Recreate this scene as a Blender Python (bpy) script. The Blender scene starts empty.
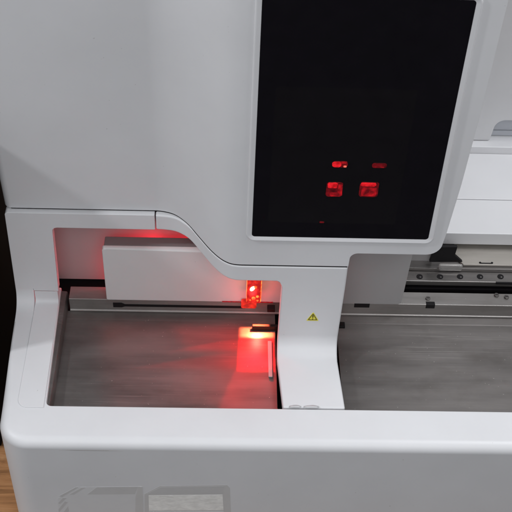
import bpy, bmesh, math, random
from mathutils import Vector, Matrix

random.seed(7)
S = bpy.context.scene
COL = S.collection
rad = math.radians

# ------------------------------------------------------------------ camera
FPX = 1090.0
az = Vector((53, -1083, -1090)).normalized()
ax_ = Vector((1, .017, .03)); ax_ = (ax_ - az * ax_.dot(az)).normalized()
ay = az.cross(ax_)
# rows: world axes expressed in camera axes (right, down, forward)
RW = Matrix((ax_, ay, az))
def ray(px, py):
    return RW @ Vector(((px - 256) / FPX, (py - 256) / FPX, 1.0))
CAM = -ray(256, 444) * 1.2
def P(px, py, axis, val):
    """point of a real plane (axis = val) seen at a photo position: used only to read off sizes"""
    d = ray(px, py)
    return CAM + d * ((val - CAM[axis]) / d[axis])

cam_data = bpy.data.cameras.new("camera")
cam_data.sensor_width = 36
cam_data.lens = FPX / 512 * 36
cam_data.clip_start = .01
cam_data.clip_end = 100
cam = bpy.data.objects.new("camera", cam_data)
COL.objects.link(cam)
right = RW @ Vector((1, 0, 0)); up = RW @ Vector((0, -1, 0)); back = RW @ Vector((0, 0, -1))
m = Matrix((right, up, back)).transposed().to_4x4()
m.translation = CAM
cam.matrix_world = m
S.camera = cam

# ------------------------------------------------------------------ materials
def new_mat(name):
    mt = bpy.data.materials.new(name); mt.use_nodes = True
    nt = mt.node_tree
    return mt, nt, nt.nodes["Principled BSDF"]
def N(nt, t, **kw):
    n = nt.nodes.new(t)
    for k, v in kw.items():
        if k in n.inputs: n.inputs[k].default_value = v
        else: setattr(n, k, v)
    return n
def coords(nt, scale=(1, 1, 1), rot=(0, 0, 0)):
    tc = N(nt, "ShaderNodeTexCoord"); mp = N(nt, "ShaderNodeMapping")
    mp.inputs["Scale"].default_value = scale; mp.inputs["Rotation"].default_value = rot
    nt.links.new(tc.outputs["Object"], mp.inputs["Vector"])
    return mp.outputs["Vector"]
def ramp(nt, src, stops):
    r = N(nt, "ShaderNodeValToRGB")
    e = r.color_ramp.elements
    e[0].position, e[0].color = stops[0][0], (*stops[0][1], 1)
    e[1].position, e[1].color = stops[-1][0], (*stops[-1][1], 1)
    for p, c in stops[1:-1]:
        k = e.new(p); k.color = (*c, 1)
    nt.links.new(src, r.inputs["Fac"])
    return r.outputs["Color"]

def plastic(name, col, rough=.42, var=.03, bump=.03, spec=.5, smudge=True):
    mt, nt, b = new_mat(name)
    v = coords(nt)
    n1 = N(nt, "ShaderNodeTexNoise", Scale=9.0, Detail=6.0, Roughness=.6)
    nt.links.new(v, n1.inputs["Vector"])
    lo = tuple(c * (1 - var) for c in col); hi = tuple(min(1, c * (1 + var)) for c in col)
    base = ramp(nt, n1.outputs["Fac"], [(.3, lo), (.7, hi)])
    if smudge:                                   # sparse small specks and scuffs of dirt
        n3 = N(nt, "ShaderNodeTexNoise", Scale=240.0, Detail=2.0)
        nt.links.new(v, n3.inputs["Vector"])
        spk = ramp(nt, n3.outputs["Fac"], [(.775, (1, 1, 1)), (.82, (.66, .64, .62))])
        mx = N(nt, "ShaderNodeMix", data_type="RGBA", blend_type="MULTIPLY")
        mx.inputs["Factor"].default_value = 1
        nt.links.new(base, mx.inputs["A"]); nt.links.new(spk, mx.inputs["B"])
        base = mx.outputs["Result"]
    nt.links.new(base, b.inputs["Base Color"])
    r = ramp(nt, n1.outputs["Fac"], [(.25, (rough * .88,) * 3), (.75, (rough * 1.15,) * 3)])
    nt.links.new(r, b.inputs["Roughness"])
    b.inputs["Specular IOR Level"].default_value = spec
    if bump:
        n2 = N(nt, "ShaderNodeTexNoise", Scale=900.0, Detail=2.0)
        nt.links.new(v, n2.inputs["Vector"])
        bp = N(nt, "ShaderNodeBump", Strength=bump, Distance=.001)
        nt.links.new(n2.outputs["Fac"], bp.inputs["Height"])
        nt.links.new(bp.outputs["Normal"], b.inputs["Normal"])
    return mt

def steel(name, lo, hi, rough=.34, metal=.72, scratch=True):
    mt, nt, b = new_mat(name)
    def mix(f, a, c, blend="MIX"):
        m_ = N(nt, "ShaderNodeMix", data_type="RGBA", blend_type=blend)
        if isinstance(f, float): m_.inputs["Factor"].default_value = f
        else: nt.links.new(f, m_.inputs["Factor"])
        nt.links.new(a, m_.inputs["A"])
        if isinstance(c, tuple): m_.inputs["B"].default_value = (*c, 1)
        else: nt.links.new(c, m_.inputs["B"])
        return m_.outputs["Result"]
    def noise(sc, rot, scale, detail, roughness=.6):
        n = N(nt, "ShaderNodeTexNoise", Scale=scale, Detail=detail, Roughness=roughness)
        nt.links.new(coords(nt, sc, rot), n.inputs["Vector"]); return n.outputs["Fac"]
    brushed = noise((6, 420, 420), (0, 0, .01), 2.0, 6.0, .78)      # fine grain along the rolling direction
    broad = noise((3, 16, 16), (0, 0, .05), 2.2, 4.0, .5)             # long soft bands of wear
    wear = noise((5, 7, 7), (0, 0, .5), 2.0, 8.0, .7)
    mx = N(nt, "ShaderNodeMix", data_type="FLOAT"); mx.inputs["Factor"].default_value = .72
    nt.links.new(brushed, mx.inputs["A"]); nt.links.new(broad, mx.inputs["B"])
    base = ramp(nt, mx.outputs["Result"], [(.32, lo), (.68, hi)])
    rg = ramp(nt, broad, [(.3, (rough * .8,) * 3), (.7, (rough * 1.25,) * 3)])
    if scratch:
        def scr(ang, lo_, amount):
            a = noise((5, 520, 520), (0, 0, ang), 1.5, 2.0, .5)
            p = noise((1, 1, 1), (0, 0, 0), 9.0 + ang*3, 3.0)
            s1 = ramp(nt, a, [(lo_, (0, 0, 0)), (lo_ + .08, (1, 1, 1))])
            s2 = ramp(nt, p, [(.50, (0, 0, 0)), (.66, (amount,) * 3)])
            ml = N(nt, "ShaderNodeMath", operation="MULTIPLY")
            nt.links.new(s1, ml.inputs[0]); nt.links.new(s2, ml.inputs[1]); return ml.outputs[0]
        base = mix(scr(.16, .61, .22), base, (.60, .57, .54))
        base = mix(scr(-.3, .63, .22), base, (.55, .52, .50))
        spot = noise((1, 1, 1), (0, 0, 0), 420.0, 1.0)
        base = mix(ramp(nt, spot, [(.77, (0, 0, 0)), (.81, (.5, .5, .5))]), base, (.62, .59, .56))
        grime = ramp(nt, wear, [(.50, (1, 1, 1)), (.74, (.80, .78, .76))])
        base = mix(1.0, base, grime, "MULTIPLY")
    nt.links.new(base, b.inputs["Base Color"])
    nt.links.new(rg, b.inputs["Roughness"])
    b.inputs["Metallic"].default_value = metal
    bp = N(nt, "ShaderNodeBump", Strength=.035, Distance=.0004)
    nt.links.new(brushed, bp.inputs["Height"])
    nt.links.new(bp.outputs["Normal"], b.inputs["Normal"])
    return mt

def plain(name, col, rough=.5, metal=0.0, spec=.5, var=.1):
    mt, nt, b = new_mat(name)
    n1 = N(nt, "ShaderNodeTexNoise", Scale=60.0, Detail=4.0)
    nt.links.new(coords(nt), n1.inputs["Vector"])
    base = ramp(nt, n1.outputs["Fac"], [(.3, tuple(c * (1 - var) for c in col)), (.7, tuple(min(1, c * (1 + var)) for c in col))])
    nt.links.new(base, b.inputs["Base Color"])
    b.inputs["Roughness"].default_value = rough
    b.inputs["Metallic"].default_value = metal
    b.inputs["Specular IOR Level"].default_value = spec
    return mt

def glow(name, lo, hi, strength, scale=300.0, base=(.05, .002, .003), stops=(.35, .7)):
    mt, nt, b = new_mat(name)
    n1 = N(nt, "ShaderNodeTexNoise", Scale=scale, Detail=3.0)
    nt.links.new(coords(nt), n1.inputs["Vector"])
    c = ramp(nt, n1.outputs["Fac"], [(stops[0], lo), (stops[1], hi)])
    nt.links.new(c, b.inputs["Emission Color"])
    b.inputs["Emission Strength"].default_value = strength
    b.inputs["Base Color"].default_value = (*base, 1)
    b.inputs["Roughness"].default_value = .25
    return mt

M = {}
M["white"] = plastic("white_plastic", (.70, .70, .715))
M["grey"] = plastic("grey_plastic", (.66, .66, .67), rough=.5)
M["cover"] = plastic("grey_white_plastic", (.70, .69, .69), rough=.38)
M["liner"] = plastic("cavity_plastic", (.36, .345, .345), rough=.5)
M["cover_shade"] = plastic("cover_shade_grey", (.20, .19, .19), rough=.5)  # darkened: shade under the housing is in the colour
M["wing"] = plastic("mid_grey_plastic", (.36, .355, .355), rough=.42)
M["blue_grey"] = plastic("blue_grey_plastic", (.50, .52, .56), rough=.5)
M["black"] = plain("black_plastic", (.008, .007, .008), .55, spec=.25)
M["void"] = plain("dark_chassis", (.006, .005, .006), .8, spec=.1)
M["glass"] = plain("smoked_glass", (.0064, .0054, .0076), .12, spec=.4)
M["panel"] = plain("unlit_display", (.0074, .0063, .0078), .2, spec=.4)
M["steel"] = steel("worn_steel", (.125, .115, .110), (.225, .210, .202), rough=.46, metal=.66)
M["silver_steel"] = steel("silver_steel", (.26, .245, .235), (.42, .40, .385), rough=.40, metal=.66)
M["steel_edge"] = steel("bright_steel", (.40, .375, .36), (.62, .59, .57), rough=.3, scratch=False)
M["beige_steel"] = steel("dull_beige_steel", (.36, .335, .30), (.50, .47, .43), rough=.45, metal=.55)
M["rail"] = steel("dark_rail_steel", (.16, .15, .145), (.28, .265, .255), rough=.32)
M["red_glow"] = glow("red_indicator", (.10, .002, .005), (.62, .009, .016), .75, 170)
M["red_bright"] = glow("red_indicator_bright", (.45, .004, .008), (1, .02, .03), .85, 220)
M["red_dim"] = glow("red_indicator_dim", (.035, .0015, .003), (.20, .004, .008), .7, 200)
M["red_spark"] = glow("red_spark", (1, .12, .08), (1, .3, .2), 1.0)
M["lamp_red"] = glow("red_lamp_body", (.34, .002, .002), (1, .03, .012), 1.0, 150, stops=(.38, .74))
M["lamp_edge"] = glow("red_lamp_edge", (1, .06, .01), (1, .30, .06), 1.5, 260)
M["lamp_hot"] = glow("lamp_hot_core", (1, .40, .25), (1, .75, .6), 3.2)
M["yellow"] = plain("yellow_print", (.78, .70, .05), .5)
M["olive"] = plain("olive_print", (.13, .11, .012), .5)
M["ink_dark"] = plain("grey_ink", (.565, .56, .56), .45, var=.02)
M["ink_mid"] = plain("pale_grey_ink", (.665, .665, .675), .45, var=.015)
M["ink_side"] = plain("warm_grey_ink", (.59, .582, .578), .45, var=.02)
M["scuff"] = plain("dark_scuff", (.40, .385, .375), .6)
M["scrap"] = plain("grey_tape", (.55, .55, .56), .3)

def speckled_print():
    mt, nt, b = new_mat("speckled_print")
    n = N(nt, "ShaderNodeTexNoise", Scale=240.0, Detail=4.0, Roughness=.7)
    nt.links.new(coords(nt, (.45, 1, 1), (0, .5, 0)), n.inputs["Vector"])
    nt.links.new(ramp(nt, n.outputs["Fac"], [(.3, (.74, .73, .705)), (.7, (.97, .96, .93))]), b.inputs["Base Color"])
    b.inputs["Roughness"].default_value = .5
    return mt
M["speckle"] = speckled_print()

def clear_plastic():
    mt, nt, b = new_mat("clear_plastic")
    b.inputs["Base Color"].default_value = (.85, .84, .82, 1)
    b.inputs["Transmission Weight"].default_value = .85
    b.inputs["Roughness"].default_value = .12
    b.inputs["IOR"].default_value = 1.45
    return mt
M["clear"] = clear_plastic()

def wood():
    mt, nt, b = new_mat("brown_wood")
    v = coords(nt, (1, 9, 9), (0, 0, 1.25))
    n = N(nt, "ShaderNodeTexNoise", Scale=7.0, Detail=8.0, Roughness=.65, Distortion=1.2)
    nt.links.new(v, n.inputs["Vector"])
    c = ramp(nt, n.outputs["Fac"], [(.25, (.14, .065, .025)), (.5, (.50, .24, .10)), (.75, (.72, .40, .20))])
    k = N(nt, "ShaderNodeTexNoise", Scale=22.0, Detail=3.0)
    nt.links.new(coords(nt), k.inputs["Vector"])
    kk = ramp(nt, k.outputs["Fac"], [(.33, (.25, .22, .2)), (.47, (1, 1, 1))])
    mx = N(nt, "ShaderNodeMix", data_type="RGBA", blend_type="MULTIPLY"); mx.inputs["Factor"].default_value = 1
    nt.links.new(c, mx.inputs["A"]); nt.links.new(kk, mx.inputs["B"])
    nt.links.new(mx.outputs["Result"], b.inputs["Base Color"])
    b.inputs["Roughness"].default_value = .45
    return mt
M["wood"] = wood()

# ------------------------------------------------------------------ mesh helpers
def finish(name, bm, mat, parent=None, bevel=0, seg=3, angle=35, sharp=32, solid=0, flat=False, weighted=False):
    bmesh.ops.recalc_face_normals(bm, faces=bm.faces) if not solid else None
    me = bpy.data.meshes.new(name); bm.to_mesh(me); bm.free()
    me.materials.append(M[mat])
    o = bpy.data.objects.new(name, me); COL.objects.link(o)
    for p in me.polygons: p.use_smooth = not flat
    if not bevel and not flat and not solid: me.set_sharp_from_angle(angle=rad(sharp))
    if solid:
        s = o.modifiers.new("solid", "SOLIDIFY"); s.thickness = abs(solid); s.offset = -1 if solid > 0 else 1
        s.use_even_offset = True
    if bevel:
        b = o.modifiers.new("bevel", "BEVEL"); b.width = bevel; b.segments = seg
        b.limit_method = "ANGLE"; b.angle_limit = rad(angle); b.harden_normals = True
    if weighted:
        wn = o.modifiers.new('wn', 'WEIGHTED_NORMAL'); wn.keep_sharp = True; wn.weight = 100
    if o.modifiers:
        dg = bpy.context.evaluated_depsgraph_get()
        nm = bpy.data.meshes.new_from_object(o.evaluated_get(dg))
        o.modifiers.clear(); o.data = nm; nm.name = name
    if parent: o.parent = parent
    return o
def box_bm(bm, x0, x1, y0, y1, z0, z1):
    v = [bm.verts.new(c) for c in ((x0,y0,z0),(x1,y0,z0),(x1,y1,z0),(x0,y1,z0),(x0,y0,z1),(x1,y0,z1),(x1,y1,z1),(x0,y1,z1))]
    for f in ((3,2,1,0),(4,5,6,7),(0,1,5,4),(1,2,6,5),(2,3,7,6),(3,0,4,7)): bm.faces.new([v[i] for i in f])
def box(name, x0, x1, y0, y1, z0, z1, mat, parent, bevel=0, seg=2):
    bm = bmesh.new(); box_bm(bm, x0, x1, y0, y1, z0, z1)
    return finish(name, bm, mat, parent, bevel, seg)
def prism_bm(bm, pts, axis, a, b):
    """pts: 2-D outline in the two other axes; extruded along axis from a to b"""
    def mk(p, t):
        c = list(p); c.insert(axis, t); return bm.verts.new(c)
    A = [mk(p, a) for p in pts]; B = [mk(p, b) for p in pts]
    bm.faces.new(A); bm.faces.new(B[::-1])
    n = len(pts)
    for i in range(n): bm.faces.new((A[i], A[(i+1) % n], B[(i+1) % n], B[i]))
def prism(name, pts, axis, a, b, mat, parent, bevel=0, seg=2, angle=35):
    bm = bmesh.new(); prism_bm(bm, pts, axis, a, b)
    return finish(name, bm, mat, parent, bevel, seg, angle)
def rounded(pts, rs, n=8):
    """round the corners of a closed 2-D outline"""
    out = []; L = len(pts)
    for i, p in enumerate(pts):
        r = rs[i] if isinstance(rs, (list, tuple)) else rs
        p = Vector(p); a = Vector(pts[i-1]) - p; b = Vector(pts[(i+1) % L]) - p
        if r <= 0: out.append(tuple(p)); continue
        la, lb = a.length, b.length; a.normalize(); b.normalize()
        th = math.acos(max(-1, min(1, a.dot(b))))
        d = min(r / math.tan(th/2), la*.49, lb*.49); rr = d * math.tan(th/2)
        c = p + (a + b).normalized() * (rr / math.sin(th/2))
        s = p + a*d - c; e = p + b*d - c
        ang = math.atan2(s.x*e.y - s.y*e.x, s.dot(e))
        for k in range(n+1):
            t = ang*k/n
            out.append((c.x + s.x*math.cos(t) - s.y*math.sin(t), c.y + s.x*math.sin(t) + s.y*math.cos(t)))
    return out
def rrect(x0, x1, z0, z1, r, n=8):
    return rounded([(x0,z0),(x1,z0),(x1,z1),(x0,z1)], r, n)
def disc_bm(bm, cx, cy, cz, r, h, axis='Z', n=16):
    mt = Matrix.Translation((cx, cy, cz)) @ (Matrix.Rotation(rad(90), 4, 'X') if axis == 'Y' else Matrix())
    bmesh.ops.create_cone(bm, cap_ends=True, segments=n, radius1=r, radius2=r, depth=h, matrix=mt)

# ------------------------------------------------------------------ measured sizes (metres)
XL, XR = -.289, .46          # left side of the machine; right end, outside the frame
YD, YL = .1403, .207         # front of the display housing and of the recessed left part
ZTOP = .56
TX0, TX1 = -.118, -.0156     # where the front sweeps forward
def plan_y(x):
    pts = [(-.118,.2070),(-.107,.2064),(-.0965,.2045),(-.0885,.2005),(-.078,.1915),(-.066,.1755),(-.0535,.1590),(-.0425,.1480),(-.0330,.1424),(-.0245,.1406),(-.0156,.1403)]
    if x <= pts[0][0]: return YL
    if x >= pts[-1][0]: return YD
    for i in range(len(pts)-1):
        if pts[i][0] <= x <= pts[i+1][0]:
            p0 = pts[max(i-1,0)]; p1 = pts[i]; p2 = pts[i+1]; p3 = pts[min(i+2,len(pts)-1)]
            h = p2[0]-p1[0]; t = (x-p1[0])/h
            m1 = (p2[1]-p0[1])/(p2[0]-p0[0])*h if i > 0 else 0
            m2 = (p3[1]-p1[1])/(p3[0]-p1[0])*h if i+2 < len(pts) else 0
            return (2*t**3-3*t*t+1)*p1[1]+(t**3-2*t*t+t)*m1+(-2*t**3+3*t*t)*p2[1]+(t**3-t*t)*m2
def smooth(a, b, x):
    t = max(0, min(1, (x-a)/(b-a))); return t*t*(3-2*t)
def plan_h(x): return plan_y(x) + .0058*(1 - smooth(-.118, -.070, x))     # upper housing sits a little behind the lip
def z_seam(x): return .1488 - .0115*smooth(-.105, -.025, x)
def z_band(x): return .1250 - .0128*smooth(-.085, -.022, x)
CABX, CABZ = -.335, .303      # top edge of the dark cabinet on the left
NS = 34
SX = [TX0 + (TX1-TX0)*i/NS for i in range(NS+1)]

# ------------------------------------------------------------------ the setting
def struct(name, bm, mat):
    o = finish(name, bm, mat); o["kind"] = "structure"; return o
bm = bmesh.new(); box_bm(bm, -2.2, 2.2, -.06, 2.0, -.30, -.25); struct("bench_top", bm, "wood")  # wooden bench top; front edge cut short to keep bounce off the apron
cab = bpy.data.objects.new("cabinet", None); COL.objects.link(cab); cab.location = (-.65, .34, -.25)
cab["label"] = "black cabinet close beside the left flank of the white machine"; cab["category"] = "cabinet"
bpy.context.view_layer.update()
def part(o, label=None, parent=None):
    """parent keeping the world position"""
    p = parent or root
    bpy.context.view_layer.update()
    o.parent = p
    o.matrix_parent_inverse = p.matrix_world.inverted()
    if label: o["label"] = label
    return o
bm = bmesh.new(); box_bm(bm, -1.0, CABX-.0015, .166, .60, -.249, .0495)
part(finish("body", bm, "void", None, bevel=.0015), parent=cab)
bm = bmesh.new(); box_bm(bm, -1.0, CABX-.0015, .112, .60, .050, CABZ-.013)
part(finish("shadow_overhang", bm, "void", None, bevel=.0015), parent=cab)  # unseen overhang added, with its top panel, to cast the cover's diagonal shadow
bm = bmesh.new(); box_bm(bm, -1.003, CABX, .110, .602, CABZ-.0126, CABZ)
part(finish("top_panel", bm, "void", None, bevel=.0012), parent=cab)

# ------------------------------------------------------------------ the machine
root = bpy.data.objects.new("laboratory_analyzer", None); COL.objects.link(root)
root.location = (0, 0, -.25)
root["label"] = "white bench-top laboratory machine with black upright touch screen, steel work decks and red lit lamp"
root["category"] = "analyzer"
bpy.context.view_layer.update()

# base: front ledge + left ledge + apron, in one casting
ROUND = .0115
def base_left(y): return XL + .0042 - .0068*(y + .0024)/.2324
RC = .034
path = [(base_left(y), y, -1.0, -.036) for y in (.2300, .20, .17, .14, .11, .08, .055, .0316)]
c0 = Vector((base_left(.0316) + RC, -.0024 + RC))
for k in range(1, 15):
    t = rad(90)*k/14
    path.append((c0.x - RC*math.cos(t), c0.y - RC*math.sin(t), -math.cos(t), -math.sin(t)))
path.append((.10, -.0024, 0, -1)); path.append((XR, -.0024, 0, -1))
bm = bmesh.new()
NR = 9
grid = []
for x, y, nx, ny in path:
    rr_ = .0025 + (ROUND - .0025)*(1 - smooth(.03, .15, y))
    col = []
    for k in range(NR+1):
        t = rad(90)*k/NR
        ins = rr_*(1 - math.sin(t))
        col.append(bm.verts.new((x - nx*ins, y - ny*ins, -rr_*(1 - math.cos(t)))))
    col.append(bm.verts.new((x, y, -.235)))
    grid.append(col)
for a, b_ in zip(grid, grid[1:]):
    for k in range(NR+1): bm.faces.new((a[k], b_[k], b_[k+1], a[k+1]))
inner = [(XR, .0487), (-.2300, .0487)] + [(-.2300 - .0062*math.sin(rad(90)*k/6), .0549 - .0062*math.cos(rad(90)*k/6)) for k in range(1, 7)] + [(-.2400, .2300)]
def off(i):
    a = Vector(inner[max(i-1, 0)]); b_ = Vector(inner[min(i+1, len(inner)-1)])
    d = (b_ - a).normalized(); return Vector((d.y, -d.x))           # away from the hole
rings = []
for ins, z in ((.0014, 0), (.0007, -.0002), (.0002, -.0007), (0, -.0014), (0, -.030)):
    rg_ = []
    for i, p in enumerate(inner):
        o_ = off(i) * -ins
        q = Vector(p) + (o_ if 0 < i < len(inner)-1 else Vector((0, -ins)) if i == 0 else Vector((-ins, 0)))
        rg_.append(bm.verts.new((q.x, q.y, z)))
    rings.append(rg_)
for a, b_ in zip(rings, rings[1:]):
    for i in range(len(a)-1): bm.faces.new((a[i], a[i+1], b_[i+1], b_[i]))
bm.faces.new([g_[0] for g_ in grid] + rings[0])
bmesh.ops.recalc_face_normals(bm, faces=bm.faces)
top = max(bm.faces, key=lambda f: len(f.verts))
if top.normal.z < 0:
    for f in bm.faces: f.normal_flip()
bmesh.ops.triangulate(bm, faces=[top])
base = part(finish("base_casing", bm, "white", None, sharp=60, weighted=True))
# narrow parting line where the rounded lip meets the apron, and its short dark scuff
part(prism("seam_line", [(-.218, -.0122), (-.196, -.0129), (-.165, -.0130), (-.146, -.0124), (-.165, -.0121), (-.2, -.0120)], 1, -.00255, .001, "scuff", None))

# left frame: pillar with a curved foot, and the band over the opening
def profile(y, r, z_hi, y_end, n=10, z0=.0006, sink=False):
    """front line of a pillar that sweeps forward into the ledge: list of (y, z)"""
    pr = [(y, z_hi)]
    for k in range(n+1):
        t = k/n*math.pi/2
        pr.append((y - r + r*math.cos(t), z0 + r - r*math.sin(t)))
    if sink: pr.append((y - r - .012, z0 - .0005))
    else: pr.append((y_end, z0))
    return pr
bm = bmesh.new()
up_out = [(XL+.001, .1478), (-.1185, .1478), (-.1185, z_band(-.1185)), (-.2365, .1252), (-.2391, .0184), (-.2690, .0184), (-.2690, .0230), (base_left(YL)+.0004, .0230)]
up_out = rounded(up_out, [.004, 0, 0, .006, 0, 0, 0, 0], 6)
vs = [bm.verts.new((x, YL, z)) for x, z in up_out]
bm.faces.new(vs[::-1])
finish_dummy = None
prL = profile(YL, .022, .0230, .185, 12, .0003, True)
prev = None
xl_of = lambda y, z: base_left(y) + .0004
for (y, z) in prL:
    row = [bm.verts.new((xl_of(y, z), y, z)), bm.verts.new((-.2690, y, z))]
    if prev: bm.faces.new((prev[0], row[0], row[1], prev[1]))
    prev = row
bmesh.ops.remove_doubles(bm, verts=bm.verts, dist=1e-5)
for f in bm.faces:
    f.normal_update()
    if f.normal.y > 1e-4 or f.normal.z < -1e-4: f.normal_flip()
part(finish("pillar_frame", bm, "white", None, bevel=.0028, seg=3, solid=.012))
# inlaid cover strip beside the opening, turning up against the pillar
bm = bmesh.new(); prev = None
for (y, z) in profile(YL-.0004, .006, .0180, .0570, 8, .0011):
    xa, xb = -.2684, -.2402 + (.2-y)*.012
    if y < .06: xa += .0
    row = [bm.verts.new((xa, y, z)), bm.verts.new((xb, y, z))]
    if prev: bm.faces.new((prev[0], prev[1], row[1], row[0]))
    prev = row
pa, pb = prev
c = [bm.verts.new((-.2684 + .012*(1-math.cos(t)), .0570 - .012*math.sin(t), .0011)) for t in [rad(90)*k/8 for k in range(1, 9)]]
pe = bm.verts.new((-.2384, .0450, .0011))
bm.faces.new([pa] + [pb] + [pe] + c[::-1])
for f in bm.faces:
    f.normal_update()
    if f.normal.z < 0 or f.normal.y > .1: f.normal_flip()
part(finish("side_cover_strip", bm, "white", None, bevel=.0004, seg=2, solid=.001))

# front frame: the band that sweeps forward, and the column down to the ledge
CX0, CX1 = .0262, .0985
bm = bmesh.new()
xs = [x for x in SX] + [-.008 + i*.0045 for i in range(7)]
rc = .0075
xs = [x for x in xs if x < CX0 - rc - .0005] + [CX0 - rc*math.cos(rad(90)*k/6) for k in range(7)]
def zb(x):
    d = x - (CX0 - rc)
    z = z_band(x)
    return z if d <= 0 else z - (rc - math.sqrt(max(0, rc*rc - d*d)))
prev = None
TXF = TX0 + .0006
for x in xs:
    x = max(x, TXF)
    row = [bm.verts.new((x, plan_y(x), z_seam(x) - .0012)), bm.verts.new((x, plan_y(x), zb(x)))]
    if prev: bm.faces.new((prev[0], prev[1], row[1], row[0]))
    prev = row
# column
zrow = zb(CX0)
prC = profile(YD, .0215, zrow, .0502, 12, .0002)
def cx(y, z):
    d = smooth(.125, .055, y)
    return CX0 + .0005 + .0043*d - .0006*smooth(.04, .0, z)*(1-d), CX1 + .0034*d - .0012*smooth(.07, .01, z)*(1-d)
tl, tr = prev[0], bm.verts.new((CX1, YD, z_seam(CX1) - .0012))
rows = []
for i, (y, z) in enumerate(prC):
    a, b_ = cx(y, z)
    if i == 0: a = CX0; b_ = CX1
    rows.append([bm.verts.new((a, y, z)), bm.verts.new((b_, y, z))])
bm.faces.new((tl, rows[0][0], rows[0][1], tr))
sub = []
for i in range(len(rows)-1):
    bm.faces.new((rows[i][0], rows[i+1][0], rows[i+1][1], rows[i][1]))
bmesh.ops.remove_doubles(bm, verts=bm.verts, dist=1e-5)
bmesh.ops.recalc_face_normals(bm, faces=bm.faces)
bm.faces.ensure_lookup_table()
if sum(f.normal.y for f in bm.faces) > 0:
    for f in bm.faces: f.normal_flip()
part(finish("column_frame", bm, "white", None, bevel=.0022, seg=3, solid=.010))

# upper housing: recessed left cover, sweep, display front
bm = bmesh.new()
GAP = .0012
corner = []
rcn = .009
for k in range(7):
    t = rad(90)*k/6
    corner.append((XL + rcn - rcn*math.cos(t), YL + .0058 + rcn - rcn*math.sin(t)))
ZS = z_seam(-.2) + GAP; ZF = .2485
FD = .0                                    # the lower left corner is chamfered back by this much
LEAN = .034                                   # the left cover leans forward towards its top
def lean(y, z): return y - LEAN*max(0, min(1, (y-YD)/(YL-YD)))*(z-ZS)/(ZTOP-ZS)
def col3(x, y): return [bm.verts.new((x, y, ZS)), bm.verts.new((x, lean(y, ZF), ZF)), bm.verts.new((x, lean(y, ZTOP), ZTOP))]
prev = None
for (x, y) in [(XL, .31)] + corner:
    c3 = col3(x, y)
    if prev:
        for k in (0, 1): bm.faces.new((prev[k], c3[k], c3[k+1], prev[k+1]))
    prev = c3
xf = -.186
B = bm.verts.new((xf, plan_h(xf), ZS)); Cc = bm.verts.new((TX0, plan_h(TX0), z_seam(TX0)+GAP)); D = bm.verts.new((TX0, lean(plan_h(TX0), ZTOP), ZTOP))
bm.faces.new((prev[0], B, prev[1])); bm.faces.new((prev[1], B, Cc, D, prev[2]))
crease = bm.edges.get((prev[1], B)); 
pv = [Cc, D]
for x in SX[1:]:
    r = [bm.verts.new((x, plan_h(x), z_seam(x)+GAP)), bm.verts.new((x, lean(plan_h(x), ZTOP), ZTOP))]
    bm.faces.new((pv[0], r[0], r[1], pv[1])); pv = r
ZR = .1590
dp = [(CX1, z_seam(CX1)+GAP), (CX1+.0004, ZR-.0085)]
dp += [(CX1+.0004+.0085*(1-math.cos(t)), ZR-.0085+.0085*math.sin(t)) for t in [rad(90)*k/6 for k in range(1, 7)]]
xr0, zr0, rr = .1975, ZR, .0165
dp += [(xr0-rr+rr*math.sin(t), zr0+rr-rr*math.cos(t)) for t in [rad(90)*k/8 for k in range(0, 9)]]
dp += [(.1990, .190), (.2035, .262), (.2068, .36), (.2085, .48), (.2095, ZTOP)]
pts = [bm.verts.new((x, YD, z)) for x, z in dp]
bm.faces.new([pv[0]] + pts + [pv[1]])
bmesh.ops.recalc_face_normals(bm, faces=bm.faces)
bm.faces.ensure_lookup_table()
if sum(f.normal.y*f.calc_area() for f in bm.faces) > 0:
    for f in bm.faces: f.normal_flip()
ret = bmesh.ops.extrude_face_region(bm, geom=list(bm.faces))
for v in ret["geom"]:
    if isinstance(v, bmesh.types.BMVert): v.co.y = .345
bmesh.ops.dissolve_degenerate(bm, dist=1e-6, edges=bm.edges)
cre = [e for e in bm.edges if {round(e.verts[0].co.z, 4), round(e.verts[1].co.z, 4)} == {round(ZF, 4), round(ZS, 4)} and abs(e.verts[0].co.x - e.verts[1].co.x) > .05 and max(e.verts[0].co.y, e.verts[1].co.y) < .3]
for e in cre: e.smooth = False
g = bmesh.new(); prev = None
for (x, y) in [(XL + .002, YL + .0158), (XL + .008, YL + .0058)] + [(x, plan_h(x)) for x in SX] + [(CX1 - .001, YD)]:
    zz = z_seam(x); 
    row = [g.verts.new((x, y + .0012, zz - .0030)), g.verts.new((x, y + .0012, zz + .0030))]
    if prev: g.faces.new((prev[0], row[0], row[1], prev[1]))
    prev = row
part(finish("seam_shadow", g, "black", None, solid=.004))  # black strip added for the shadow in the seam
housing = part(finish("upper_housing", bm, "white", None, bevel=.0026, seg=3, angle=50))

# display: rim, smoked glass, the unlit panel behind it and the red lights
SX0, SX1, SZ0, SZ1 = -.0096, .1804, .1830, .4790
disp = bmesh.new()
loops = []
def loop(bm, d, y, r):
    return [bm.verts.new((x, y, z)) for x, z in rrect(SX0-d, SX1+d, SZ0-d, SZ1+d, r)]
for d, y, r in ((.0062, YD+.0004, .0098), (.0060, YD-.0012, .0096), (.0052, YD-.0020, .0088), (.0043, YD-.0021, .0078), (.0000, YD-.0006, .0035), (.0000, YD+.0006, .0035)):
    loops.append(loop(disp, d, y, r))
for a, b_ in zip(loops, loops[1:]):
    n = len(a)
    for i in range(n): disp.faces.new((a[i], a[(i+1) % n], b_[(i+1) % n], b_[i]))
rim = part(finish("display_rim", disp, "white", None, sharp=25))
screen = part(prism("display_screen", rrect(SX0, SX1, SZ0, SZ1, .0035), 1, YD-.0008, YD+.002, "glass", None))
screen["label"] = "black glossy screen with red lights low on it"
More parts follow.
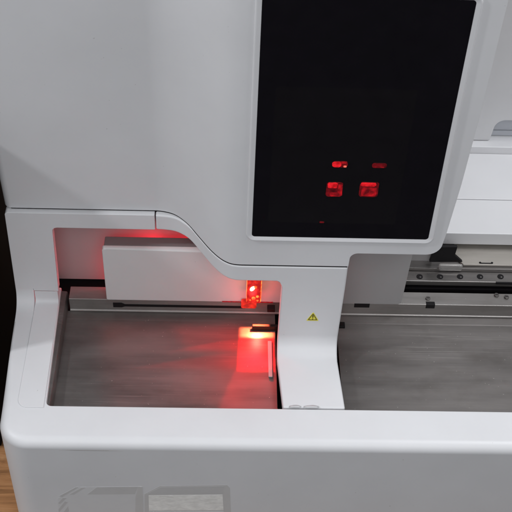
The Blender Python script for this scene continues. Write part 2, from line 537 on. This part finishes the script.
def on_screen(px, py): p = P(px, py, 1, YD-.0010); return p.x, p.z
a = on_screen(268, 222); b_ = on_screen(418, 90)
part(prism("display_panel", rrect(a[0], b_[0], a[1], b_[1], .003), 1, YD-.00083, YD-.0004, "panel", None), parent=screen)
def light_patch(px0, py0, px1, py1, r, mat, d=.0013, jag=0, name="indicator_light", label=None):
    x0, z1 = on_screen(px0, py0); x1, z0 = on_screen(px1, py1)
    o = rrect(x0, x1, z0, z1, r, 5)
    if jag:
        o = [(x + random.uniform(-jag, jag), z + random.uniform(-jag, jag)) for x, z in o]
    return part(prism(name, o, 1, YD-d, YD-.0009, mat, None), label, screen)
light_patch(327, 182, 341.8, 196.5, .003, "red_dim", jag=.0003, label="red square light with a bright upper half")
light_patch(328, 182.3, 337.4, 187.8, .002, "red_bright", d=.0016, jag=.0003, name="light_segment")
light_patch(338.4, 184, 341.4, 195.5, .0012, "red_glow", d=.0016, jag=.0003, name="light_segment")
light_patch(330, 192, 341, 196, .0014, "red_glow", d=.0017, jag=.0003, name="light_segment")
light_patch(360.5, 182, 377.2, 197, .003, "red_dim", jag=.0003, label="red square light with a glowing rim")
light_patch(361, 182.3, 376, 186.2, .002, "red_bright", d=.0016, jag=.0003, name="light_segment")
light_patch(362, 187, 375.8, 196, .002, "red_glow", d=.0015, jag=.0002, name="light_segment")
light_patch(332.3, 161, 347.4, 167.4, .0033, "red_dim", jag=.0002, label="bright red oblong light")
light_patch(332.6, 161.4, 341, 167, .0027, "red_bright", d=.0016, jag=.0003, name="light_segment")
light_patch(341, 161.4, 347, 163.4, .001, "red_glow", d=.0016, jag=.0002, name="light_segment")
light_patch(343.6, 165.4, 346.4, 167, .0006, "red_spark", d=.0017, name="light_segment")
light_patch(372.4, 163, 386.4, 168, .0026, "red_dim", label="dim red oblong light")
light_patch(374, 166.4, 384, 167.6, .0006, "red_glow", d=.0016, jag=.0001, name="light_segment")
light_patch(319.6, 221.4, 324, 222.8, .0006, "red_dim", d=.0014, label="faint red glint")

# warning sign on the column
def tri(cx_, cz, w, h): return rounded([(cx_-w/2, cz), (cx_+w/2, cz), (cx_, cz+h)], .0007, 4)
p0 = P(312.4, 320.6, 1, YD); p1 = P(312.4, 312, 1, YD); hh = p1.z - p0.z; ww = .0145
sign = part(prism("warning_label", tri(p0.x, p0.z, ww, hh), 1, YD-.0003, YD+.0005, "yellow", None), "small yellow warning triangle")
part(prism("warning_border", tri(p0.x, p0.z+hh*.09, ww*.80, hh*.79), 1, YD-.0005, YD, "olive", None), parent=sign)
part(prism("warning_field", tri(p0.x, p0.z+hh*.19, ww*.54, hh*.54), 1, YD-.0007, YD, "yellow", None), parent=sign)
bm = bmesh.new()
prism_bm(bm, [(p0.x-.0003, p0.z+hh*.36), (p0.x+.0003, p0.z+hh*.36), (p0.x+.0007, p0.z+hh*.64), (p0.x-.0007, p0.z+hh*.64)], 1, YD-.0009, YD)
prism_bm(bm, rrect(p0.x-.0005, p0.x+.0005, p0.z+hh*.21, p0.z+hh*.29, .0003), 1, YD-.0009, YD)
part(finish("exclamation_mark", bm, "black", None), parent=sign)

# printed pictures of cassettes on the apron
def apr(px, py): p = P(px, py, 1, -.0024); return (p.x, p.z)
def decal(name, pix, mat, d, parent=None, label=None):
    return part(prism(name, [apr(*q) for q in pix], 1, -.0024-d*.4, .0005, mat, None), label, parent)
lab = decal("printed_picture", [(58,498),(80,487),(142,486.4),(143,490),(143.6,540),(59,540)], "ink_mid", .0002, label="faint grey print of a plain box")
decal("printed_top", [(87,494.4),(97,487),(138,486.6),(135,494)], "ink_dark", .0004, lab)
decal("printed_side", [(135.5,497),(138,486.6),(142.6,486.8),(144,540),(135,540)], "ink_side", .0005, lab)
for q in ([(59,496),(76,487),(79,487),(62,497)], [(69,494.5),(82,487.4),(86,487.2),(74,494.5)], [(58,503),(63,497.6),(67,497.6),(60,504)], [(58.5,509),(65,501),(68,502),(59,512)], [(62,514),(68,506),(69,511),(65,516)]):
    decal("printed_hatch", q, "ink_dark", .0004, lab)
lab = decal("printed_picture", [(144.5,494),(160,486),(227,485),(230,488),(232,540),(145,540)], "ink_side", .0002, label="grey print of a box with a pale speckled front")
decal("printed_top", [(147,493.8),(161,487),(224,486),(223.4,493.6)], "ink_dark", .0004, lab)
decal("printed_front", [(148.6,495.4),(222.6,494.6),(223.6,510),(149,510.6)], "speckle", .0005, lab)
decal("printed_rim", [(149,511.6),(223.6,511),(224.6,540),(149,540)], "ink_mid", .0005, lab)

# ------------------------------------------------------------------ inside of the opening
cav = bmesh.new()
prism_bm(cav, [(-.250, -.0045), (.06, -.0045), (.06, .16), (-.250, .16)], 1, .2500, .2560)     # back
box_bm(cav, -.252, -.2465, .2192, .2499, .0035, .16)                                      # left cheek
part(finish("cavity_lining", cav, "liner", None))
part(box("cavity_roof", -.2464, .0900, .2195, .2495, .1300, .1350, "liner", None))
part(box("chassis", -.2800, XR, .0500, .44, -.040, -.034, "void", None))  # black sheets put below and behind: shade of the gaps in their colour
part(box("chassis_back", .061, XR, .40, .405, -.033, .044, "void", None))

# sliding cover, seen through the opening on both sides of the column
cvp = rounded([(.2066, .0052), (.2066, .0958), (.2260, .0975), (.2260, .0052)], [.0008, .0062, .003, 0], 6)
bm = bmesh.new()
co = rounded([(-.1815, .0048), (.0620, .0048), (.0620, .0922), (-.1818, .0922)], [.0025, 0, 0, .002], 6)
prism_bm(bm, co, 1, .2066, .2136)
tope = [e for e in bm.edges if all(abs(v.co.z-.0922) < 1e-5 and abs(v.co.y-.2066) < 1e-5 for v in e.verts)]
bmesh.ops.bevel(bm, geom=tope, offset=.0063, segments=5, profile=.5, affect='EDGES', clamp_overlap=False)
part(finish("sliding_cover", bm, "cover", None, bevel=.0007, seg=2, angle=55, weighted=True))
bm = bmesh.new()
prism_bm(bm, rounded([(.0632, .0048), (.1812, .0048), (.1838, .0985), (.0632, .0985)], [0, .006, .006, 0], 6), 1, .2070, .2140)
part(finish("cover_wing", bm, "wing", None, bevel=.0007, seg=2, angle=55))  # greyer plate; the shade on it is put into the grey as well

part(box("cover_top_shade", -.1800, .1800, .2140, .2290, .0060, .0918, "cover_shade", None, .001))  # added block: shade on the cover's top put into its dark grey
# stepped steel rail behind the decks
SXL, SXR = -.2283, XR
stp = [(.2298, .0032), (.2089, .0032), (.2089, -.0156), (.2075, -.0162), (.2075, -.0184), (.2298, -.0184)]
step = part(prism("step_rail", stp, 0, SXL, SXR, "silver_steel", None, bevel=.0009, seg=2))
bm = bmesh.new()
prism_bm(bm, [(-.1745, -.0025), (-.1745, -.0105), (-.1640, -.0105), (-.1600, -.0088), (-.0110, -.0088), (-.0110, -.0050), (-.1600, -.0050), (-.1640, -.0025)], 1, .2084, .2100)
part(finish("slot", bm, "black", None), parent=step)

# work decks
def deck(x0, x1):
    prof = [(.2086, -.0186), (.1965, -.0198), (.1960, -.0200), (.0420, -.0200), (.0420, -.0215), (.2086, -.0215)]
    d = prism("work_deck", prof, 0, x0, x1, "steel", None, bevel=.0005, seg=2, angle=12)
    return d
part(deck(-.2318, .0262), "left steel work deck lit red")
part(deck(.1022, XR), "right steel work deck")
# side flange of the left deck
bm = bmesh.new()
prism_bm(bm, [(-.2420, -.0040), (-.2335, -.0052), (-.2322, -.0070), (-.2312, -.0200), (-.2325, -.0200), (-.2336, -.0080), (-.2420, -.0065)], 1, .0500, .2290)
part(finish("deck_flange", bm, "steel", None, bevel=.0004))
# guide strip lying along the column
q0 = P(270, 341, 2, -.0185); q1 = P(273.5, 377, 2, -.0185)
part(box("guide_strip", q0.x-.0028, q0.x+.0022, q1.y, q0.y, -.0197, -.0180, "wing", None, .0006))
# black bracket at the column
q0 = P(252, 331.5, 1, .182); q1 = P(277, 325.5, 1, .182)
brk = part(box("sensor_bracket", q0.x, q1.x+.001, .182, .186, q0.z, q1.z-.002, "black", None, .0006))
part(box("clamp", .0155, .0250, .195, .203, -.0005, .0050, "black", None, .0006))
q0 = P(339, 331.5, 1, .19); q1 = P(345, 325.5, 1, .19)
part(box("clamp", .0900, q1.x, .188, .196, q0.z, q1.z, "black", None, .0004))
# dark clips set in the step rail edge of the right deck
for a, b_, t, u in ((425.5, 436, 301.5, 308.3), (354, 370, 303.2, 307.4)):
    p = P(a, u, 1, .2084); q = P(b_, t, 1, .2084)
    part(box("clip", p.x, q.x, .2082, .2140, p.z, .0036, "black", None, .0004))

# red lamp at the column
LY = .186
def lp(px, py): p = P(px, py, 1, LY); return p.x, p.z
x0, z0 = lp(246.4, 303); x1, z1 = lp(261.6, 277)
lamp = part(prism("lamp_body", rrect(x0, x1, z0, z1, .0012), 1, LY, .2040, "lamp_red", None), "glowing red lamp block")
for pa_, pb_ in ((246.2, 247.4), (260, 262)):
    a = lp(pa_, 303); b_ = lp(pb_, 281)
    part(box("lamp_edge", a[0], b_[0], LY-.0006, .203, a[1]+.003, b_[1], "lamp_edge", None), parent=lamp)
fa = P(241, 308.2, 1, .199); fb = P(256.6, 302.2, 1, .199); a = (fa.x, fa.z); b_ = (fb.x, fb.z)
part(prism("lamp_foot", rrect(a[0], b_[0], a[1], b_[1], .0028), 1, .199, .2045, "lamp_red", None), parent=lamp)
bm = bmesh.new()
c = lp(252.4, 288.6)
bmesh.ops.create_uvsphere(bm, u_segments=20, v_segments=12, radius=1, matrix=Matrix.Translation((c[0], LY, c[1])) @ Matrix.Rotation(rad(28), 4, 'Y') @ Matrix.Diagonal((.0026, .002, .0044, 1)))
part(finish("lamp_bulb", bm, "lamp_hot", None), parent=lamp)
bm = bmesh.new()
for px, py, s in ((253.5, 298, .0024), (257.4, 296.5, .0018), (250, 300, .0011), (257.5, 300.5, .0013), (255.6, 287, .0019)):
    c = lp(px, py)
    bmesh.ops.create_uvsphere(bm, u_segments=12, v_segments=8, radius=s, matrix=Matrix.Translation((c[0], LY, c[1])))
part(finish("lamp_glint", bm, "lamp_edge", None), parent=lamp)
# thin red lit strip along the foot of the sliding cover
a = lp(228, 303.4); b_ = lp(241, 302.4)
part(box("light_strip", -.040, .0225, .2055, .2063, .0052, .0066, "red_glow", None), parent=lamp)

# ------------------------------------------------------------------ right hand side
# linear rail with bolt holes
RT = .012
ya = P(450, 271.5, 2, RT).y; yb = P(450, 281.5, 2, RT).y
rl = part(box("linear_rail", .10, XR, yb, ya, .004, RT, "rail", None, .0009))
part(box("rail_bed", .10, XR, yb-.0012, ya+.012, -.014, -.0005, "void", None, .0005))  # black bed: shade of the gap before the rail is in its colour
part(box("rail_backing", .10, XR, ya+.0004, .3400, -.0004, .0168, "rail", None, .0003))
bm_holes = []
for px in (419.6, 440, 460, 480, 500.5):
    p = P(px, 276.8, 2, RT)
    bm = bmesh.new(); disc_bm(bm, p.x, p.y, RT+.0001, .0040, .0012, n=20)
    h = part(finish("bolt_hole", bm, "black", None), parent=rl)
    bm = bmesh.new(); disc_bm(bm, p.x+.0008, p.y-.0012, RT+.0007, .0012, .0004, n=6)
    part(finish("bolt", bm, "rail", None), parent=rl)
# black groove continuing at the right end of the rail
a = P(496, 282.6, 2, RT); part(box("groove", a.x, XR, a.y-.001, a.y+.0012, RT-.002, RT+.0003, "black", None), parent=rl)
# dull steel plate under the platform
pl = [P(455.5, 226, 2, .02), P(453.6, 255, 2, .02), P(463.4, 264.6, 2, .02), P(530, 268, 2, .02)]
ol = [(p.x, p.y) for p in pl]; ol = ol[:3] + [(XR, ol[2][1]-.0004), (XR, .36), (ol[0][0], .36)]
plate = part(prism("steel_plate", ol, 2, .0175, .0203, "beige_steel", None, bevel=.0005))
a = P(480.5, 264.5, 2, .0204); b_ = P(492, 263, 2, .0204)
bm = bmesh.new()
box_bm(bm, a.x, b_.x, a.y+.0015, a.y+.0030, .0202, .0208)
disc_bm(bm, a.x, a.y+.003, .0206, .0014, .001, n=12); disc_bm(bm, b_.x, a.y+.003, .0206, .0014, .001, n=12)
part(finish("plate_mark", bm, "black", None), parent=plate)
a = P(409, 261.5, 1, .272); b_ = P(434, 252, 1, .272)
part(box("rail_guard", a.x, b_.x, .272, .274, a.z, b_.z, "liner", None, .0004))
# black carriage block with a clear foot
bk = [P(440, 247, 1, .262), P(457.6, 247, 1, .262), P(455, 255.5, 1, .262), P(462.6, 262.2, 1, .262), P(429.4, 262.2, 1, .262), P(434, 250, 1, .262)]
car = part(prism("carriage_block", [(p.x, p.z) for p in bk], 1, .262, .2665, "black", None, bevel=.0005))
a = P(438, 269.5, 1, .258); b_ = P(463, 264.5, 1, .258)
part(prism("clear_foot", rrect(a.x, b_.x, a.z, b_.z, .0026), 1, .2555, .2600, "clear", None, bevel=.0014), parent=car)
# screws and a bent wire on the step behind the right deck
for px, py in ((496.5, 295.2), (506.5, 297.2), (428, 298.5)):
    p = P(px, py, 2, .0040)
    bm = bmesh.new(); disc_bm(bm, p.x, p.y, .0042, .0030, .0022, n=16)
    s = part(finish("screw", bm, "steel", None, bevel=.0004))
    bm = bmesh.new(); box_bm(bm, p.x-.0018, p.x+.0018, p.y-.0004, p.y+.0004, .0050, .0055)
    part(finish("screw_slot", bm, "black", None), parent=s)
# platform, step and back cover
PZ = P(490, 233.8, 1, .29).z; PB = P(490, 245, 1, .29).z; PK = P(490, 153.5, 2, PZ).y; PS = P(490, 147, 1, PK).z; RY = P(480, 141, 2, PS).y
p_s = P(490, 199.5, 2, PZ).y
part(box("platform", .2120, XR, .2900, p_s-.0006, PB, PZ, "white", None, .0012), "front half of the white platform")
part(box("platform", .2120, XR, p_s+.0006, PK-.0004, PB, PZ, "white", None, .0010), "rear half of the white platform")
part(box("platform_step", .2120, XR, PK, PK+.05, PB, PS, "white", None, .0012))
hx0 = P(490, 139, 1, RY).x; hz1 = P(505, 120.6, 1, RY).z
cov = [(.2140, PS+.0012), (hx0, PS+.0012), (hx0+.0035, hz1), (.44, hz1), (.445, PS+.0012), (XR, PS+.0012), (XR, .60), (.2140, .60)]
cov = rounded(cov, [0, .003, .014, .014, .003, 0, 0, 0], 8)
rear = part(prism("rear_cover", cov, 1, RY, RY+.005, "grey", None, bevel=.0012))
a = P(500, 130.5, 1, RY+.0125)
part(box("handle_recess", hx0-.004, .449, RY+.0115, RY+.0155, PS+.001, a.z, "blue_grey", None, .0008), parent=rear)
part(box("handle_lip", hx0-.004, .449, RY+.0135, RY+.0175, a.z+.0006, hz1+.03, "blue_grey", None), parent=rear)

# torn scraps of tape wedged at the foot of the column
for px0, px1, dz in ((289.5, 301, .0010), (304, 319, .0006)):
    bm = bmesh.new(); a = P(px0, 408, 2, .0014); b_ = P(px1, 407.2, 2, .0014)
    n = 6; prev = None
    for i in range(n):
        t = i/(n-1); x = a.x + (b_.x-a.x)*t; e = math.sin(math.pi*(.12 + .76*t))
        r = [bm.verts.new((x, .0492, .0010 + dz*e*random.uniform(.5, 1))), bm.verts.new((x, .0506, .0016 + dz*e)), bm.verts.new((x, .0512 + .0026*e*random.uniform(.7, 1), .0009))]
        if prev:
            for k in (0, 1): bm.faces.new((prev[k], r[k], r[k+1], prev[k+1]))
        prev = r
    part(finish("tape_scrap", bm, "scrap", None, solid=.0004))

# ------------------------------------------------------------------ lights
AMB = .33
w = bpy.data.worlds.new("World"); S.world = w; w.use_nodes = True
nt = w.node_tree
bg = nt.nodes["Background"]
tc = N(nt, "ShaderNodeTexCoord"); sx = N(nt, "ShaderNodeSeparateXYZ"); nt.links.new(tc.outputs["Generated"], sx.inputs[0])
mr = N(nt, "ShaderNodeMapRange"); nt.links.new(sx.outputs["Z"], mr.inputs["Value"])
mr.inputs["From Min"].default_value = -.35; mr.inputs["From Max"].default_value = .25
nt.links.new(ramp(nt, mr.outputs["Result"], [(0, (.10, .10, .105)), (1, (.95, .97, 1))]), bg.inputs["Color"])
bg.inputs["Strength"].default_value = AMB
def area(name, loc, target, sx, sy, power, col):
    l = bpy.data.lights.new(name, "AREA"); l.shape = "RECTANGLE"; l.size = sx; l.size_y = sy
    l.energy = power; l.color = col
    o = bpy.data.objects.new(name, l); COL.objects.link(o)
    o.location = loc
    o.rotation_euler = (Vector(target) - Vector(loc)).to_track_quat('-Z', 'Y').to_euler()
    return o
LAMP = (.955, .972, 1)
area("ceiling_lamp", (.8, .15, 1.7), (0, .12, .05), .8, .4, 14.8, LAMP)
area("ceiling_lamp", (-1.42, -.22, 1.372), (0, .12, .05), .1, .1, 10, LAMP)
area("ceiling_lamp", (.0, -1.45, 1.6), (0, .12, .05), 1.5, 1.2, 14, LAMP)

def gobo(loc, energy, pieces, col, radius=.0015):
    """a lamp with a rectangular slit: light leaves only towards a window on the deck.
    pieces: list of (x0a, x0b, x1, y0, y1, weight): left limit runs from x0a (at y1) to x0b (at y0)"""
    l = bpy.data.lights.new("scanner_beam", "SPOT"); l.spot_size = rad(170); l.spot_blend = 0
    l.energy = energy; l.shadow_soft_size = radius; l.color = (1, 1, 1)
    l.use_nodes = True
    nt = l.node_tree; em = nt.nodes["Emission"]
    g = N(nt, "ShaderNodeTexCoord"); sp = N(nt, "ShaderNodeSeparateXYZ")
    nt.links.new(g.outputs["Normal"], sp.inputs[0])
    H = loc[2] + .020
    def mth(op, a, b=None, c=None):
        n = N(nt, "ShaderNodeMath", operation=op)
        for i, q in enumerate((a, b, c)):
            if q is None: continue
            if isinstance(q, (int, float)): n.inputs[i].default_value = q
            else: nt.links.new(q, n.inputs[i])
        return n.outputs[0]
    X = mth("ADD", mth("MULTIPLY", mth("DIVIDE", sp.outputs["X"], sp.outputs["Z"]), -H), loc[0])
    Y = mth("ADD", mth("MULTIPLY", mth("DIVIDE", sp.outputs["Y"], sp.outputs["Z"]), -H), loc[1])
    def step(v, edge, soft, rising=True):
        n = N(nt, "ShaderNodeMapRange", interpolation_type="SMOOTHSTEP")
        nt.links.new(v, n.inputs["Value"])
        n.inputs["From Min"].default_value = edge - soft; n.inputs["From Max"].default_value = edge + soft
        n.inputs["To Min"].default_value = 0 if rising else 1; n.inputs["To Max"].default_value = 1 if rising else 0
        return n.outputs["Result"]
    tot = None
    for (xa, xb, x1, y0, y1, wt, soft) in pieces:
        slope = (xb-xa)/(y0-y1)
        xs_ = mth("SUBTRACT", X, mth("MULTIPLY", mth("SUBTRACT", Y, y1), slope))
        k = mth("MULTIPLY", step(xs_, xa, soft), step(X, x1, soft, False))
        k = mth("MULTIPLY", k, mth("MULTIPLY", step(Y, y0, soft), step(Y, y1, soft, False)))
        k = mth("MULTIPLY", k, wt)
        tot = k if tot is None else mth("ADD", tot, k)
    d2 = mth("ADD", mth("POWER", mth("DIVIDE", mth("SUBTRACT", Y, loc[1]), H), 2.0), 1.0)
    d2 = mth("ADD", d2, mth("POWER", mth("DIVIDE", mth("SUBTRACT", X, loc[0]), H), 2.0))
    tot = mth("MULTIPLY", tot, mth("POWER", d2, 1.05))               # the lens spreads the light evenly over the window
    nt.links.new(tot, em.inputs["Strength"])
    em.inputs["Color"].default_value = (*col, 1)
    o = bpy.data.objects.new("scanner_beam", l); COL.objects.link(o); o.location = loc
    return o
gobo((.004, .188, .006), .30, [(-.0168, -.0172, .0236, .1715, .1862, 2.0, .0028), (-.0172, -.0190, .0240, .1450, .1740, .06, .010)], (1, .30, .11))
gobo((.004, .188, .006), .36, [(-.0175, -.0200, .0240, .1200, .1865, 1.9, .0012),
    (-.0230, -.0480, .0300, .045, .1212, .17, .0025),
    (-.1000, -.0800, -.0170, .1500, .1865, .24, .010), (-.0500, -.1400, -.0195, .1220, .1420, .36, .008), (-.0350, -.0900, -.0185, .1500, .1660, .40, .006), (-.1900, -.1700, -.0200, .0600, .1900, .20, .020)], (1, .003, .006))

def point(name, loc, energy, col, r=.004):
    l = bpy.data.lights.new(name, "POINT"); l.energy = energy; l.color = col; l.shadow_soft_size = r
    o = bpy.data.objects.new(name, l); COL.objects.link(o); o.location = loc; return o
point("lamp_spill", (-.003, .168, .026), .034, (1, .03, .035))
point("lamp_inside", (-.125, .2395, .052), .030, (1, .02, .035), .006)
point("lamp_inside", (-.085, .2395, .052), .022, (1, .02, .035), .006)
point("lamp_inside", (-.135, .2400, .016), .30, (1, .03, .05), .006)

# ------------------------------------------------------------------ render
S.render.engine = "CYCLES"
S.view_settings.view_transform = "Standard"
S.view_settings.look = "None"
S.view_settings.exposure = .04
S.view_settings.gamma = 1
